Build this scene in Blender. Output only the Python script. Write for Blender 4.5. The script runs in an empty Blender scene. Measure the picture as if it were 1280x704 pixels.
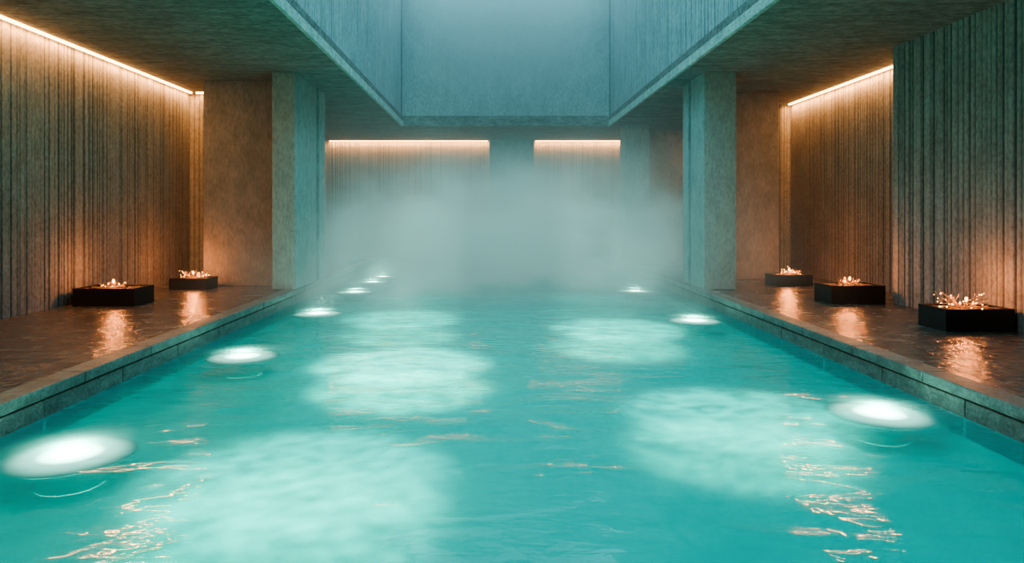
import bpy, bmesh, math, random
from mathutils import Vector, Matrix, noise
random.seed(7)
S = bpy.context.scene
C = S.collection
try:
    S.view_settings.view_transform = 'AgX'
    S.view_settings.look = 'AgX - Medium High Contrast'
except Exception as e:
    print(e)

# ---------------------------------------------------------------- helpers
def add(ob):
    C.objects.link(ob); return ob

def mesh_obj(name, verts, faces, mat=None, parent=None, smooth=False):
    me = bpy.data.meshes.new(name)
    me.from_pydata(verts, [], faces)
    me.update()
    if smooth:
        me.polygons.foreach_set('use_smooth', [True]*len(me.polygons))
    ob = bpy.data.objects.new(name, me)
    if mat: me.materials.append(mat)
    add(ob)
    if parent: ob.parent = parent
    return ob

def box_geo(V, F, x0, x1, y0, y1, z0, z1):
    n = len(V)
    V += [(x0,y0,z0),(x1,y0,z0),(x1,y1,z0),(x0,y1,z0),(x0,y0,z1),(x1,y0,z1),(x1,y1,z1),(x0,y1,z1)]
    F += [tuple(n+i for i in f) for f in [(0,3,2,1),(4,5,6,7),(0,1,5,4),(1,2,6,5),(2,3,7,6),(3,0,4,7)]]

def boxes(name, lst, mat, bevel=0, parent=None):
    V, F = [], []
    for b in lst: box_geo(V, F, *b)
    ob = mesh_obj(name, V, F, mat, parent)
    if bevel:
        m = ob.modifiers.new('bevel', 'BEVEL'); m.width = bevel; m.segments = 2; m.limit_method = 'ANGLE'
    return ob

def ribbed(name, axis, a0, a1, face, back, z0, z1, mat, seed=0, amp=0.04, step=0.015, wide=(0.035,0.14)):
    """wall panel cast with irregular vertical flutes (narrow grooves between flat ribs)."""
    sgn = 1 if back > face else -1
    rnd = random.Random(seed*17+3)
    grooves = []; a = a0 + rnd.uniform(*wide)
    while a < a1:
        grooves.append((a, rnd.uniform(0.010, 0.026), rnd.random()**1.3*0.85+0.15)); a += rnd.uniform(*wide)
    n = max(2, int((a1-a0)/step)); V = []; F = []; G = []; gi = 0
    for i in range(n+1):
        a = a0+(a1-a0)*i/n
        while gi < len(grooves)-1 and abs(grooves[gi+1][0]-a) < abs(grooves[gi][0]-a): gi += 1
        g = 0.0
        if grooves:
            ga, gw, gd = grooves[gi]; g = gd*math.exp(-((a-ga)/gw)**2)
        d = noise.noise(Vector((a*4.5, seed*3.1, 0)))*0.25+0.2
        p = face + sgn*(amp*max(0.0, d) + amp*0.8*g) if not (i in (0, n)) else face + sgn*amp*0.2
        for (pp, z) in ((p, z0), (p, z1), (back, z1), (back, z0)):
            V.append((pp, a, z) if axis == 'y' else (a, pp, z))
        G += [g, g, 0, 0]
    for i in range(n):
        b = i*4
        for k in range(4):
            F.append((b+k, b+(k+1) % 4, b+4+(k+1) % 4, b+4+k))
    F.append((0,1,2,3)); b = n*4; F.append((b+3,b+2,b+1,b))
    ob = mesh_obj(name, V, F, mat)
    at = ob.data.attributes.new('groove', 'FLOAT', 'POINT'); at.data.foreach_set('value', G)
    bm = bmesh.new(); bm.from_mesh(ob.data); bmesh.ops.recalc_face_normals(bm, faces=bm.faces)
    bm.to_mesh(ob.data); bm.free()
    return ob

# ---------------------------------------------------------------- materials
def new_mat(name):
    m = bpy.data.materials.new(name); m.use_nodes = True
    nt = m.node_tree; nt.nodes.clear()
    out = nt.nodes.new('ShaderNodeOutputMaterial')
    return m, nt, out

def N(nt, t, **kw):
    n = nt.nodes.new(t)
    for k, v in kw.items():
        if k.startswith('i_'):
            n.inputs[k[2:].replace('_', ' ')].default_value = v
        else: setattr(n, k, v)
    return n

def ramp(nt, src, p0, c0, p1, c1):
    r = nt.nodes.new('ShaderNodeValToRGB')
    r.color_ramp.elements[0].position = p0; r.color_ramp.elements[0].color = c0
    r.color_ramp.elements[1].position = p1; r.color_ramp.elements[1].color = c1
    nt.links.new(src, r.inputs[0]); return r

def stone(name, dark, light, scale=(6,6,6), rough=0.8, bump=0.5, dist=0.03, fine=30, spec=0.3, groove=False, finemix=0.7, finescale=(1,1,1)):
    m, nt, out = new_mat(name); L = nt.links.new
    b = N(nt, 'ShaderNodeBsdfPrincipled'); b.inputs['Roughness'].default_value = rough
    b.inputs['Specular IOR Level'].default_value = spec
    tc = N(nt, 'ShaderNodeTexCoord')
    mp = N(nt, 'ShaderNodeMapping'); mp.inputs['Scale'].default_value = scale
    L(tc.outputs['Object'], mp.inputs[0])
    mpf = N(nt, 'ShaderNodeMapping'); mpf.inputs['Scale'].default_value = finescale
    L(tc.outputs['Object'], mpf.inputs[0])
    n1 = N(nt, 'ShaderNodeTexNoise', i_Scale=1.0, i_Detail=6.0, i_Roughness=0.65); L(mp.outputs[0], n1.inputs['Vector'])
    n2 = N(nt, 'ShaderNodeTexNoise', i_Scale=float(fine), i_Detail=4.0, i_Roughness=0.7); L(mpf.outputs[0], n2.inputs['Vector'])
    r = ramp(nt, n1.outputs['Fac'], 0.35, (*dark,1), 0.65, (*light,1))
    mx = N(nt, 'ShaderNodeMix', data_type='RGBA', blend_type='MULTIPLY'); mx.inputs[0].default_value = finemix
    r2 = ramp(nt, n2.outputs['Fac'], 0.35, (0.3,0.3,0.3,1), 0.6, (1,1,1,1))
    L(r.outputs[0], mx.inputs[6]); L(r2.outputs[0], mx.inputs[7])
    col = mx.outputs[2]
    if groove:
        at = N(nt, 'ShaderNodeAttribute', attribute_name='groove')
        groove_shade = ramp(nt, at.outputs['Fac'], 0.05, (1,1,1,1), 0.75, (0.30,0.33,0.33,1))  # shade in the grooves, painted into the base colour
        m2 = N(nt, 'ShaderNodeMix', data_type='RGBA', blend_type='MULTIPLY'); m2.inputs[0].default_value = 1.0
        L(col, m2.inputs[6]); L(groove_shade.outputs[0], m2.inputs[7]); col = m2.outputs[2]
    L(col, b.inputs['Base Color'])
    ad = N(nt, 'ShaderNodeMath', operation='ADD'); L(n1.outputs['Fac'], ad.inputs[0])
    ml = N(nt, 'ShaderNodeMath', operation='MULTIPLY'); ml.inputs[1].default_value = 0.6
    L(n2.outputs['Fac'], ml.inputs[0]); L(ml.outputs[0], ad.inputs[1])
    bp = N(nt, 'ShaderNodeBump', i_Strength=bump, i_Distance=dist); L(ad.outputs[0], bp.inputs['Height'])
    L(bp.outputs[0], b.inputs['Normal']); L(b.outputs[0], out.inputs[0])
    return m

def emis(name, col, st):
    m, nt, out = new_mat(name)
    e = N(nt, 'ShaderNodeEmission'); e.inputs[0].default_value = (*col,1); e.inputs[1].default_value = st
    nt.links.new(e.outputs[0], out.inputs[0]); return m

def plain(name, col, rough=0.5, metal=0.0):
    m, nt, out = new_mat(name)
    b = N(nt, 'ShaderNodeBsdfPrincipled', i_Roughness=rough, i_Metallic=metal)
    tc = N(nt, 'ShaderNodeTexCoord')
    n1 = N(nt, 'ShaderNodeTexNoise', i_Scale=25.0, i_Detail=4.0); nt.links.new(tc.outputs['Object'], n1.inputs['Vector'])
    r = ramp(nt, n1.outputs['Fac'], 0.3, (*[c*0.7 for c in col],1), 0.7, (*[c*1.2 for c in col],1))
    nt.links.new(r.outputs[0], b.inputs['Base Color']); nt.links.new(b.outputs[0], out.inputs[0]); return m

WD, WLt = (0.29,0.285,0.27), (0.375,0.37,0.355)
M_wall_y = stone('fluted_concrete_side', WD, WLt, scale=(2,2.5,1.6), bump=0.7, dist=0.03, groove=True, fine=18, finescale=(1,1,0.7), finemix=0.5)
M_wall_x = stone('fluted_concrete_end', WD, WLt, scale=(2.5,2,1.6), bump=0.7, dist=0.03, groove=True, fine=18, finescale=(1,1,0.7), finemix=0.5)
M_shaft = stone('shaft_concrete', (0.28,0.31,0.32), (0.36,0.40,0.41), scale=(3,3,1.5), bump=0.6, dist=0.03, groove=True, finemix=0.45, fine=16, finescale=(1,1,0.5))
M_pier = stone('brown_concrete', (0.17,0.165,0.155), (0.25,0.243,0.23), scale=(4,4,2.0), bump=0.8, dist=0.025, fine=20, finescale=(1,1,0.35), finemix=0.5)
M_col = stone('column_stone', (0.235,0.30,0.285), (0.31,0.39,0.37), scale=(5,5,2.5), bump=0.8, dist=0.025, fine=20, finescale=(1,1,0.4), finemix=0.45)
M_ceil = stone('soffit_concrete', (0.15,0.15,0.14), (0.25,0.25,0.23), scale=(1.5,6,4), bump=0.9, dist=0.035, fine=14, finescale=(0.5,1,1))
M_trim = stone('soffit_trim', (0.30,0.36,0.34), (0.50,0.57,0.53), scale=(5,5,5), bump=0.3, dist=0.02)
M_cope = stone('coping_stone', (0.09,0.11,0.10), (0.20,0.24,0.215), scale=(5,5,9), rough=0.4, bump=0.8, dist=0.03, spec=0.5)
M_black = plain('blackened_steel', (0.022,0.018,0.016), 0.45, 0.3)
M_pebble = plain('pebbles', (0.10,0.075,0.06), 0.6)

def deck_mat():
    m, nt, out = new_mat('wet_stone_deck'); L = nt.links.new
    b = N(nt, 'ShaderNodeBsdfPrincipled'); b.inputs['Specular IOR Level'].default_value = 0.65
    tc = N(nt, 'ShaderNodeTexCoord')
    br = N(nt, 'ShaderNodeTexBrick', i_Scale=1.0)
    br.inputs['Color1'].default_value = (0.095,0.084,0.078,1); br.inputs['Color2'].default_value = (0.125,0.11,0.102,1)
    br.inputs['Mortar'].default_value = (0.03,0.028,0.026,1)
    br.inputs['Mortar Size'].default_value = 0.012; br.inputs['Brick Width'].default_value = 0.6; br.inputs['Row Height'].default_value = 0.2
    L(tc.outputs['Object'], br.inputs['Vector'])
    n1 = N(nt, 'ShaderNodeTexNoise', i_Scale=3.0, i_Detail=7.0, i_Roughness=0.65); L(tc.outputs['Object'], n1.inputs['Vector'])
    n2 = N(nt, 'ShaderNodeTexNoise', i_Scale=9.0, i_Detail=4.0); L(tc.outputs['Object'], n2.inputs['Vector'])
    mx = N(nt, 'ShaderNodeMix', data_type='RGBA', blend_type='MULTIPLY'); mx.inputs[0].default_value = 0.6
    r = ramp(nt, n1.outputs['Fac'], 0.3, (0.55,0.55,0.55,1), 0.7, (1.3,1.27,1.25,1))
    L(br.outputs[0], mx.inputs[6]); L(r.outputs[0], mx.inputs[7]); L(mx.outputs[2], b.inputs['Base Color'])
    rr = ramp(nt, n1.outputs['Fac'], 0.3, (0.16,)*3+(1,), 0.7, (0.32,)*3+(1,)); L(rr.outputs[0], b.inputs['Roughness'])
    mf = N(nt, 'ShaderNodeMath', operation='MULTIPLY'); mf.inputs[1].default_value = 0.6; L(br.outputs['Fac'], mf.inputs[0])
    s = N(nt, 'ShaderNodeMath', operation='SUBTRACT'); L(n2.outputs['Fac'], s.inputs[0]); L(mf.outputs[0], s.inputs[1])
    bp = N(nt, 'ShaderNodeBump', i_Strength=1.0, i_Distance=0.03); L(s.outputs[0], bp.inputs['Height'])
    L(bp.outputs[0], b.inputs['Normal']); L(b.outputs[0], out.inputs[0]); return m
M_deck = deck_mat()

def basin_mat():
    m, nt, out = new_mat('turquoise_plaster'); L = nt.links.new
    b = N(nt, 'ShaderNodeBsdfPrincipled', i_Roughness=0.8)
    tc = N(nt, 'ShaderNodeTexCoord')
    n1 = N(nt, 'ShaderNodeTexNoise', i_Scale=1.2, i_Detail=5.0, i_Distortion=1.0); L(tc.outputs['Object'], n1.inputs['Vector'])
    r = ramp(nt, n1.outputs['Fac'], 0.3, (0.03,0.54,0.50,1), 0.7, (0.06,0.70,0.65,1))
    L(r.outputs[0], b.inputs['Base Color']); L(b.outputs[0], out.inputs[0]); return m
M_basin = basin_mat()

def water_mat():
    m, nt, out = new_mat('milky_pool_water'); L = nt.links.new
    tc = N(nt, 'ShaderNodeTexCoord')
    mp = N(nt, 'ShaderNodeMapping'); mp.inputs['Scale'].default_value = (0.7,1.3,1.0); L(tc.outputs['Object'], mp.inputs[0])
    n1 = N(nt, 'ShaderNodeTexNoise', i_Scale=1.3, i_Detail=1.0, i_Distortion=0.8); L(mp.outputs[0], n1.inputs['Vector'])
    n2 = N(nt, 'ShaderNodeTexNoise', i_Scale=6.5, i_Detail=2.0, i_Distortion=0.4); L(mp.outputs[0], n2.inputs['Vector'])
    ml = N(nt, 'ShaderNodeMath', operation='MULTIPLY'); ml.inputs[1].default_value = 0.15; L(n2.outputs['Fac'], ml.inputs[0])
    ad = N(nt, 'ShaderNodeMath', operation='ADD'); L(n1.outputs['Fac'], ad.inputs[0]); L(ml.outputs[0], ad.inputs[1])
    bp = N(nt, 'ShaderNodeBump', i_Strength=1.0, i_Distance=0.037); L(ad.outputs[0], bp.inputs['Height'])
    tr = N(nt, 'ShaderNodeBsdfTransparent'); tr.inputs[0].default_value = (0.42,0.97,0.93,1)
    df = N(nt, 'ShaderNodeBsdfDiffuse'); df.inputs[0].default_value = (0.022,0.58,0.545,1)
    tl = N(nt, 'ShaderNodeBsdfTranslucent'); tl.inputs[0].default_value = (0.25,0.9,0.8,1)
    bp2 = N(nt, 'ShaderNodeBump', i_Strength=1.0, i_Distance=0.14); L(ad.outputs[0], bp2.inputs['Height'])
    L(bp2.outputs[0], df.inputs['Normal'])
    m1 = N(nt, 'ShaderNodeMixShader'); m1.inputs[0].default_value = 0.35; L(df.outputs[0], m1.inputs[1]); L(tl.outputs[0], m1.inputs[2])
    m2 = N(nt, 'ShaderNodeMixShader'); m2.inputs[0].default_value = 0.5; L(tr.outputs[0], m2.inputs[1]); L(m1.outputs[0], m2.inputs[2])
    gl = N(nt, 'ShaderNodeBsdfGlossy'); gl.inputs['Roughness'].default_value = 0.025; L(bp.outputs[0], gl.inputs['Normal'])
    fr = N(nt, 'ShaderNodeFresnel'); fr.inputs[0].default_value = 1.33; L(bp.outputs[0], fr.inputs['Normal'])
    fm = N(nt, 'ShaderNodeMath', operation='MINIMUM'); fm.inputs[1].default_value = 0.42; L(fr.outputs[0], fm.inputs[0])
    m3 = N(nt, 'ShaderNodeMixShader'); L(fm.outputs[0], m3.inputs[0]); L(m2.outputs[0], m3.inputs[1]); L(gl.outputs[0], m3.inputs[2])
    L(m3.outputs[0], out.inputs[0]); return m
M_water = water_mat()

# ---------------------------------------------------------------- dimensions (water surface at z=0, y = depth)
XL, XR = -4.2, 4.42
DK = 0.28
CE = 4.89
SH = 9.9
FL = -0.32
Y0, Y1 = -5.0, 28.1
P0, P1 = -2.5, 25.2
WL, WR, WR2 = -7.5, 7.2, 8.15
OL, OR_, OY0, OY1 = -3.1, 3.98, -1.5, 23.3

boxes('floor', [(WL-0.3, XL, Y0, Y1+0.3, -0.9, DK), (XR, WR2+0.3, Y0, Y1+0.3, -0.9, DK),
                (XL, XR, P1, Y1+0.3, -0.9, DK), (XL, XR, Y0, P0, -0.9, DK)], M_deck)
boxes('pool_basin', [(XL, XR, P0, P1, -0.85, FL),(XL,XL+0.03,P0,P1,FL,-0.02),(XR-0.03,XR,P0,P1,FL,-0.02),
                     (XL+0.03,XR-0.03,P1-0.03,P1,FL,-0.02),(XL+0.03,XR-0.03,P0,P0+0.03,FL,-0.02)], M_basin)
mesh_obj('pool_water', [(XL,P0,0),(XR,P0,0),(XR,P1,0),(XL,P1,0)], [(0,1,2,3)], M_water)
def coping(name, side):
    lst = []
    y = P0
    while y < P1-0.01:
        y2 = min(P1, y+1.35)
        if side < 0: lst.append((XL-0.22, XL+0.05, y+0.006, y2-0.006, DK-0.10, DK+0.012))
        else: lst.append((XR-0.05, XR+0.22, y+0.006, y2-0.006, DK-0.10, DK+0.012))
        y = y2
    y = P0-0.6
    while y < P1-0.01:
        y2 = min(P1, y+1.35); yy = max(P0, y)
        if side < 0: lst.append((XL-0.1, XL+0.03, yy+0.004, y2-0.004, -0.2, DK-0.115))
        else: lst.append((XR-0.03, XR+0.1, yy+0.004, y2-0.004, -0.2, DK-0.115))
        y = y+1.35
    return boxes(name, lst, M_cope, bevel=0.012)
coping('trim_1', -1); coping('trim_2', 1)
boxes('trim_3', [(XL+0.06, XR-0.06, P1-0.05, P1+0.35, DK-0.1, DK+0.012),(XL+0.06,XR-0.06,P1-0.03,P1+0.1,-0.2,DK-0.115)], M_cope, bevel=0.012)

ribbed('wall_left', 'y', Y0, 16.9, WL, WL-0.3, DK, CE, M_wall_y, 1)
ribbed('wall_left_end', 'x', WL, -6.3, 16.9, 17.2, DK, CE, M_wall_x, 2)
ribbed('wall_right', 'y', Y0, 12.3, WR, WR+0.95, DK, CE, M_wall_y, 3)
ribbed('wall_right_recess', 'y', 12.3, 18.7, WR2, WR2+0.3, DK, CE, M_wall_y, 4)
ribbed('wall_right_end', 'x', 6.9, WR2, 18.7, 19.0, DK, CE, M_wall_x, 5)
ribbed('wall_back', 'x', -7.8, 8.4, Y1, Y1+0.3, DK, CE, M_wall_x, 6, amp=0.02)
boxes('wall_front', [(WL-0.3, WR2+0.3, Y0-0.3, Y0, -0.9, CE)], M_pier)
boxes('wall_left_far', [(WL-0.3, -6.85, 17.2, Y1, DK, CE)], M_pier)
boxes('wall_right_far', [(5.65, WR2+0.3, 24.6, Y1, DK, CE)], M_pier)
boxes('wall_right_far_side', [(WR2, WR2+0.3, 19.0, 24.6, DK, CE)], M_pier)

boxes('ceiling', [(WL-0.3, OL, Y0-0.3, Y1+0.3, CE, CE+0.35), (OR_, WR2+0.3, Y0-0.3, Y1+0.3, CE, CE+0.35),
                  (OL, OR_, OY1, Y1+0.3, CE, CE+0.35), (OL, OR_, Y0-0.3, OY0, CE, CE+0.35)], M_ceil)
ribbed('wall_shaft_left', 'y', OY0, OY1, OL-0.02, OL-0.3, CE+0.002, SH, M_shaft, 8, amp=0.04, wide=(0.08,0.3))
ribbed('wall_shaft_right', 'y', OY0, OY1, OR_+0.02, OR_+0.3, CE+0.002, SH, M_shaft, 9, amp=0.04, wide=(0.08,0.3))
boxes('wall_shaft_back', [(OL, OR_, OY1+0.01, OY1+0.3, CE+0.002, SH)], M_shaft)
boxes('wall_shaft_front', [(OL, OR_, OY0-0.3, OY0-0.01, CE+0.002, SH)], M_shaft)
boxes('trim_4', [(OL-0.02, OL+0.05, OY0, OY1, CE-0.02, CE+0.16)], M_trim, bevel=0.01)
boxes('trim_5', [(OR_-0.05, OR_+0.02, OY0, OY1, CE-0.02, CE+0.16)], M_trim, bevel=0.01)

M_sky = emis('skylight_glass', (0.33,0.82,0.95), 3.7)
sk = bpy.data.objects.new('skylight', None); add(sk)
boxes('diffuser_glass', [(OL-0.3, OR_+0.3, OY0-0.3, OY1+0.3, SH, SH+0.05)], M_sky, parent=sk)
boxes('glazing_bars', [(OL, OR_, y-0.04, y+0.04, SH-0.12, SH-0.003) for y in range(1, 23, 3)], M_black, parent=sk)

boxes('column', [(-4.66, -4.17, 14.4, 16.15, DK+.012, CE), (-4.60, -4.24, 16.15, 16.42, DK+.012, CE), (-4.66, -4.17, 16.42, 17.0, DK+.012, CE)], M_col, bevel=0.015)
boxes('column', [(4.45, 5.14, 14.4, 15.35, DK+.012, CE), (4.52, 5.07, 15.35, 15.55, DK+.012, CE), (4.45, 5.14, 15.55, 16.0, DK+.012, CE)], M_col, bevel=0.015)
boxes('column', [(4.45, 5.26, 23.0, 23.9, DK+.012, CE)], M_col, bevel=0.015)
boxes('pier', [(-6.49, -4.68, 15.3, 16.88, DK, CE)], M_pier, bevel=0.015)
boxes('pier', [(5.3, 7.05, 16.8, 18.68, DK, CE)], M_pier, bevel=0.015)
boxes('pilaster', [(-0.13, 1.66, 27.5, Y1-0.002, DK, CE)], M_col, bevel=0.015)

# ---------------------------------------------------------------- cove lights
M_cove = emis('cove_led', (1.0,0.45,0.15), 16.0)
def cove(x0,x1,y0,y1, power):
    e = bpy.data.objects.new('cove_light', None); add(e)
    cx, cy = (x0+x1)/2, (y0+y1)/2
    e.location = (cx, cy, CE-0.03)
    V=[];F=[]; box_geo(V,F,x0-cx,x1-cx,y0-cy,y1-cy,-0.01,0.028)
    mesh_obj('led_strip', V, F, M_cove, e)
    ld = bpy.data.lights.new('cove_wash', 'AREA'); ld.shape = 'RECTANGLE'
    ld.size = max(0.05, x1-x0); ld.size_y = max(0.05, y1-y0); ld.energy = power; ld.color = (1.0,0.42,0.13)
    lo = bpy.data.objects.new('cove_wash', ld); add(lo); lo.parent = e; lo.location = (0,0,-0.02)
cove(WL+0.05, WL+0.10, Y0+0.1, 16.8, 460)
cove(WR2-0.10, WR2-0.05, 12.4, 18.6, 170)
cove(-6.7, -0.2, Y1-0.11, Y1-0.06, 170)
cove(1.75, 5.5, Y1-0.11, Y1-0.06, 95)
cove(WL+0.2, -6.55, 16.78, 16.83, 12)
cove(WR2-0.10, WR2-0.05, 19.2, 24.5, 110)  # added cove light hidden behind the pier, brightens the dark far corner

# ---------------------------------------------------------------- added projectors, out of view, throwing the bright patches on the water
M_lens = emis('added_projector_lens', (0.8,1.0,0.95), 3.0)
def added_projector(x, y, tx, ty, power, ang):
    e = bpy.data.objects.new('added_downlight', None); add(e); e.location = (x, y, SH-0.12)
    V=[];F=[]; n=24
    for i in range(n):
        a=2*math.pi*i/n; c,s=math.cos(a),math.sin(a)
        V += [(0.02*c,0.02*s,0.0),(0.02*c,0.02*s,-0.1),(0.09*c,0.09*s,-0.1),(0.09*c,0.09*s,-0.3),(0.075*c,0.075*s,-0.3),(0.075*c,0.075*s,-0.28)]
    for i in range(n):
        j=(i+1)%n
        for k in range(5): F.append((6*i+k,6*i+k+1,6*j+k+1,6*j+k))
    mesh_obj('housing', V, F, M_black, e, True)
    mesh_obj('lens', [(0.075*math.cos(2*math.pi*i/n),0.075*math.sin(2*math.pi*i/n),-0.28) for i in range(n)], [tuple(range(n-1,-1,-1))], M_lens, e)
    ld = bpy.data.lights.new('added_beam','SPOT'); ld.energy = power; ld.color = (0.48,1.0,0.84); ld.spot_size = math.radians(ang); ld.spot_blend = 0.75
    ld.shadow_soft_size = 0.06
    ld.use_nodes = True; nt = ld.node_tree
    em = next(n_ for n_ in nt.nodes if n_.type=='EMISSION')
    tc = nt.nodes.new('ShaderNodeTexCoord')
    nz = nt.nodes.new('ShaderNodeTexNoise'); nz.inputs['Scale'].default_value=36; nz.inputs['Detail'].default_value=3; nz.inputs['Distortion'].default_value=2.0
    nt.links.new(tc.outputs['Normal'], nz.inputs['Vector'])
    r = ramp(nt, nz.outputs['Fac'], 0.38, (0.2,0.2,0.2,1), 0.62, (1.0,1.0,1.0,1))
    mm = nt.nodes.new('ShaderNodeMath'); mm.operation='MULTIPLY'; mm.inputs[1].default_value=1.75
    nt.links.new(r.outputs[0], mm.inputs[0]); nt.links.new(mm.outputs[0], em.inputs['Strength'])
    lo = bpy.data.objects.new('added_beam', ld); add(lo); lo.parent = e; lo.location = (0,0,-0.32)
    d = Vector((tx-x, ty-y, -0.15-(SH-0.44))); lo.rotation_euler = d.to_track_quat('-Z','Y').to_euler()
PW = 15000
for (ty, tx, sy, k, a) in ((4.9,-1.4,4,1.0,15),(8.6,-1.15,7,1.8,15),(12.3,-1.65,7,1.6,12.5),(15.2,-1.55,10,.45,12)):
    added_projector(-0.5, sy, tx, ty, PW*k, a)
for (ty, tx, sy, k, a) in ((6.4,2.3,7,.95,14.5),(11.2,2.05,7,1.7,13.5),(15.2,2.2,10,.45,12)):
    added_projector(1.4, sy, tx, ty, PW*k, a)

# ---------------------------------------------------------------- submerged pool lights
def lamp_lens_halo():
    m, nt, out = new_mat('pool_lamp_lens_halo'); L=nt.links.new
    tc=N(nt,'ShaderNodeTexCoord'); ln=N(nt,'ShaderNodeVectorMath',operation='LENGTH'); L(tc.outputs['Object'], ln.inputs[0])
    r=ramp(nt, ln.outputs['Value'], 0.02, (1,1,1,1), 0.50, (0.0005,0.0005,0.0005,1)); r.color_ramp.interpolation='EASE'  # radial falloff paints the soft glow halo into the disc's emission
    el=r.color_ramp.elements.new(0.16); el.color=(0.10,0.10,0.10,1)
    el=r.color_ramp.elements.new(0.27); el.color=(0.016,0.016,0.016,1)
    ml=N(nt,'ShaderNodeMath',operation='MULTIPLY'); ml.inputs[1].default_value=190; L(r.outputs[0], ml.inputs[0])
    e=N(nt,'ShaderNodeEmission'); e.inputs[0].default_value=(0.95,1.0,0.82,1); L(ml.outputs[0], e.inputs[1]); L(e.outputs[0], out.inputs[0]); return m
M_plens_halo = lamp_lens_halo()
def pool_light(x,y):
    D=-0.085
    e=bpy.data.objects.new('pool_light',None); add(e); e.location=(x,y,D)
    n=32; V=[(0,0,0.02)];F=[]; R=0.5; rings=8
    for k in range(1,rings+1):
        rr=R*k/rings; z=0.02*(1-(k/rings)**2)
        for i in range(n):
            a=2*math.pi*i/n; V.append((rr*math.cos(a),rr*math.sin(a),z))
    for i in range(n): F.append((0,1+i,1+(i+1)%n))
    for k in range(rings-1):
        for i in range(n):
            a=1+k*n+i; b=1+k*n+(i+1)%n; F.append((a,a+n,b+n,b))
    mesh_obj('lens',V,F,M_plens_halo,e,True)  # lens disc widened to carry the painted halo
    V=[];F=[]
    prof=[(0.502,0.0),(0.49,-0.03),(0.3,-0.10),(0.25,FL-D+0.001)]
    for i in range(n):
        a=2*math.pi*i/n
        for (r_,z_) in prof: V.append((r_*math.cos(a),r_*math.sin(a),z_))
    q=len(prof)
    for i in range(n):
        j=(i+1)%n
        for k in range(q-1): F.append((q*i+k,q*j+k,q*j+k+1,q*i+k+1))
    mesh_obj('housing',V,F,M_basin,e,True)
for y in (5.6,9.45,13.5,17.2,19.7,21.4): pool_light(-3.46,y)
for (x,y) in ((3.82,6.75),(3.72,12.6),(3.64,17.4)): pool_light(x,y)

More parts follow.
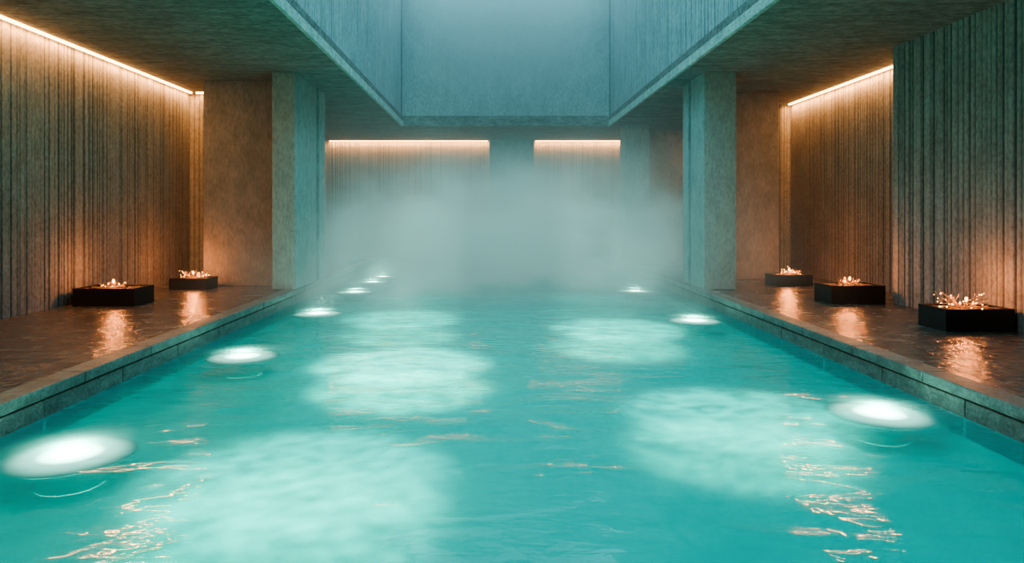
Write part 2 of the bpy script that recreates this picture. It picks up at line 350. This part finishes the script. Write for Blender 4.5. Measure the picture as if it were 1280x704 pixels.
# ---------------------------------------------------------------- candle planters
def twig_mat():
    m, nt, out = new_mat('pale_twig')
    b=N(nt,'ShaderNodeBsdfPrincipled',i_Roughness=0.5); b.inputs['Base Color'].default_value=(0.55,0.36,0.22,1)
    nt.links.new(b.outputs[0],out.inputs[0]); return m
M_twig=twig_mat(); M_bulb=emis('warm_bulb',(1.0,0.46,0.15),11.0)
def planter(x0,x1,y0,y1,h,spread,seed,power,bulbs):
    rnd=random.Random(seed)
    cx,cy=(x0+x1)/2,(y0+y1)/2; e=bpy.data.objects.new('candle_planter',None); add(e); e.location=(cx,cy,DK)
    w,d=(x1-x0)/2,(y1-y0)/2; t=0.035
    V=[];F=[]
    box_geo(V,F,-w,w,-d,d,0.0,h-0.05)
    for b in ((-w,w,-d,-d+t,h-0.05,h),(-w,w,d-t,d,h-0.05,h),(-w,-w+t,-d+t,d-t,h-0.05,h),(w-t,w,-d+t,d-t,h-0.05,h)): box_geo(V,F,*b)
    mesh_obj('steel_box',V,F,M_black,e)
    bm=bmesh.new()
    for i in range(150):
        r=rnd.uniform(0.018,0.035)
        mt=Matrix.Translation((rnd.uniform(-w+t+.03,w-t-.03),rnd.uniform(-d+t+.03,d-t-.03),h-0.045+r*0.4))@Matrix.Diagonal((1.2,1,0.7,1))
        bmesh.ops.create_icosphere(bm,subdivisions=1,radius=r,matrix=mt)
    me=bpy.data.meshes.new('pebble_bed'); bm.to_mesh(me); bm.free(); me.materials.append(M_pebble)
    o=bpy.data.objects.new('pebble_bed',me); add(o); o.parent=e
    cu=bpy.data.curves.new('twigs','CURVE'); cu.dimensions='3D'; cu.bevel_depth=0.0034; cu.bevel_resolution=1; cu.materials.append(M_twig)
    tips=[]
    def branch(p,dr,ln,depth):
        n=4; pts=[p.copy()]
        for i in range(n):
            dr=(dr+Vector((rnd.uniform(-.35,.35),rnd.uniform(-.35,.35),rnd.uniform(-.3,.2)))).normalized()
            p=p+dr*ln/n; p.z=max(p.z,h+0.005); pts.append(p.copy())
            if depth<2 and i>0 and rnd.random()<0.75:
                branch(p.copy(),(dr+Vector((rnd.uniform(-.9,.9),rnd.uniform(-.9,.9),rnd.uniform(-.1,.6)))).normalized(),ln*0.5,depth+1)
        sp=cu.splines.new('POLY'); sp.points.add(n)
        for i,q in enumerate(pts): sp.points[i].co=(*q,1); sp.points[i].radius=1.0-0.55*i/n
        tips.append(pts[-1])
    for i in range(22):
        a=rnd.uniform(0,2*math.pi)
        branch(Vector((rnd.uniform(-.06,.06),rnd.uniform(-.06,.06),h-0.02)),Vector((math.cos(a),math.sin(a)*0.7,rnd.uniform(0.1,0.5))).normalized(),spread*rnd.uniform(0.6,1.1),0)
    o=bpy.data.objects.new('twigs',cu); add(o); o.parent=e
    bm=bmesh.new()
    for i in range(bulbs):
        p=rnd.choice(tips)*1.0; r=rnd.uniform(0.005,0.010)
        bmesh.ops.create_icosphere(bm,subdivisions=2,radius=r,matrix=Matrix.Translation(p))
    for (bx,bz,s_) in ((0.0,0.10,1.0),(-0.09,0.05,.5),(0.1,0.045,.5)):
        bmesh.ops.create_icosphere(bm,subdivisions=2,radius=0.026*s_,matrix=Matrix.Translation((bx,-0.03,h+bz))@Matrix.Diagonal((0.8,0.8,1.4,1)))
    me=bpy.data.meshes.new('candle_flames'); bm.to_mesh(me); bm.free(); me.materials.append(M_bulb)
    o=bpy.data.objects.new('candle_flames',me); add(o); o.parent=e
    ld=bpy.data.lights.new('candle_glow','POINT'); ld.energy=power; ld.color=(1.0,0.30,0.08); ld.shadow_soft_size=0.05
    lo=bpy.data.objects.new('candle_glow',ld); add(lo); lo.parent=e; lo.location=(0,0,h+0.30)
planter(-7.33,-6.25,11.9,12.6,0.31,0.15,1,32,8)
planter(-6.88,-6.08,14.5,15.1,0.24,0.22,2,40,36)
planter(6.20,7.14,9.34,9.95,0.31,0.26,3,32,34)
planter(6.05,7.02,12.2,12.85,0.33,0.15,4,32,8)
planter(6.30,7.13,15.2,15.8,0.25,0.20,5,40,28)

# ---------------------------------------------------------------- steam
def steam_mat(dens, em):
    m, nt, out = new_mat('steam'); L=nt.links.new
    tc=N(nt,'ShaderNodeTexCoord'); sp=N(nt,'ShaderNodeSeparateXYZ'); L(tc.outputs['Generated'],sp.inputs[0])
    mp=N(nt,'ShaderNodeMapping'); mp.inputs['Scale'].default_value=(0.42,0.25,0.6); L(tc.outputs['Object'],mp.inputs[0])
    nz=N(nt,'ShaderNodeTexNoise',i_Scale=1.0,i_Detail=3.5,i_Roughness=0.5,i_Distortion=0.6); L(mp.outputs[0],nz.inputs['Vector'])
    def mr(src,a,b,c,d):
        x=N(nt,'ShaderNodeMapRange',interpolation_type='SMOOTHSTEP')
        x.inputs['From Min'].default_value=a;x.inputs['From Max'].default_value=b;x.inputs['To Min'].default_value=c;x.inputs['To Max'].default_value=d
        L(src,x.inputs['Value']); return x.outputs['Result']
    def mul(a,b):
        x=N(nt,'ShaderNodeMath',operation='MULTIPLY'); L(a,x.inputs[0]); L(b,x.inputs[1]); return x.outputs[0]
    hz=mr(sp.outputs['Z'],0.0,1.0,1.0,0.0)
    pw=N(nt,'ShaderNodeMath',operation='POWER'); pw.inputs[1].default_value=1.6; L(hz,pw.inputs[0]); hz2=pw.outputs[0]
    yy=mr(sp.outputs['Y'],0.0,0.5,0.0,1.0)
    xa=mr(sp.outputs['X'],0.0,0.38,0.15,1.0); xb=mr(sp.outputs['X'],0.62,1.0,1.0,0.15)
    nn=mr(nz.outputs['Fac'],0.34,0.66,0.12,1.6)
    d=mul(mul(mul(hz2,yy),mul(xa,xb)),nn)
    k=N(nt,'ShaderNodeMath',operation='MULTIPLY_ADD'); k.inputs[1].default_value=dens; k.inputs[2].default_value=0.009; L(d,k.inputs[0])
    ke=N(nt,'ShaderNodeMath',operation='MULTIPLY'); ke.inputs[1].default_value=em; L(k.outputs[0],ke.inputs[0])  # steam's own glow, standing in for light scattered many times
    v=N(nt,'ShaderNodeVolumePrincipled'); v.inputs['Color'].default_value=(0.93,0.98,0.96,1); v.inputs['Anisotropy'].default_value=0.1
    v.inputs['Emission Color'].default_value=(0.30,0.66,0.61,1)
    L(k.outputs[0],v.inputs['Density']); L(ke.outputs[0],v.inputs['Emission Strength']); L(v.outputs[0],out.inputs['Volume']); return m
boxes('steam_cloud',[(-6.0,6.2,11.0,27.4,0.02,4.85)],steam_mat(0.52,0.34))
def haze_mat():
    m, nt, out = new_mat('shaft_haze'); L=nt.links.new
    tc=N(nt,'ShaderNodeTexCoord'); sp=N(nt,'ShaderNodeSeparateXYZ'); L(tc.outputs['Generated'],sp.inputs[0])
    def mr(src,a,b,c,d):
        x=N(nt,'ShaderNodeMapRange',interpolation_type='SMOOTHSTEP')
        x.inputs['From Min'].default_value=a;x.inputs['From Max'].default_value=b;x.inputs['To Min'].default_value=c;x.inputs['To Max'].default_value=d
        L(src,x.inputs['Value']); return x.outputs['Result']
    a=mr(sp.outputs['Z'],0.0,0.9,0.04,0.24); b1=mr(sp.outputs['X'],0.0,0.4,0.2,1.0); b2=mr(sp.outputs['X'],0.6,1.0,1.0,0.2)
    m1=N(nt,'ShaderNodeMath',operation='MULTIPLY'); L(b1,m1.inputs[0]); L(b2,m1.inputs[1])
    m2=N(nt,'ShaderNodeMath',operation='MULTIPLY'); L(m1.outputs[0],m2.inputs[0]); L(a,m2.inputs[1])
    v=N(nt,'ShaderNodeVolumeScatter'); v.inputs['Color'].default_value=(0.95,0.98,0.98,1); v.inputs['Anisotropy'].default_value=0.0
    L(m2.outputs[0],v.inputs['Density']); L(v.outputs[0],out.inputs['Volume']); return m
boxes('haze',[(OL+0.08,OR_-0.08,15.0,OY1-0.05,5.0,SH-0.15)],haze_mat())

w=bpy.data.worlds.new('World'); S.world=w; w.use_nodes=True
w.node_tree.nodes['Background'].inputs[0].default_value=(0.1,0.25,0.27,1); w.node_tree.nodes['Background'].inputs[1].default_value=0.3
cd=bpy.data.cameras.new('Camera'); cd.sensor_width=36; cd.lens=24; cd.shift_x=24/1280; cd.shift_y=-85/1280; cd.clip_end=200
co=bpy.data.objects.new('Camera',cd); add(co); co.location=(0,0,1.9); co.rotation_euler=(math.radians(90),0,0)
S.camera=co
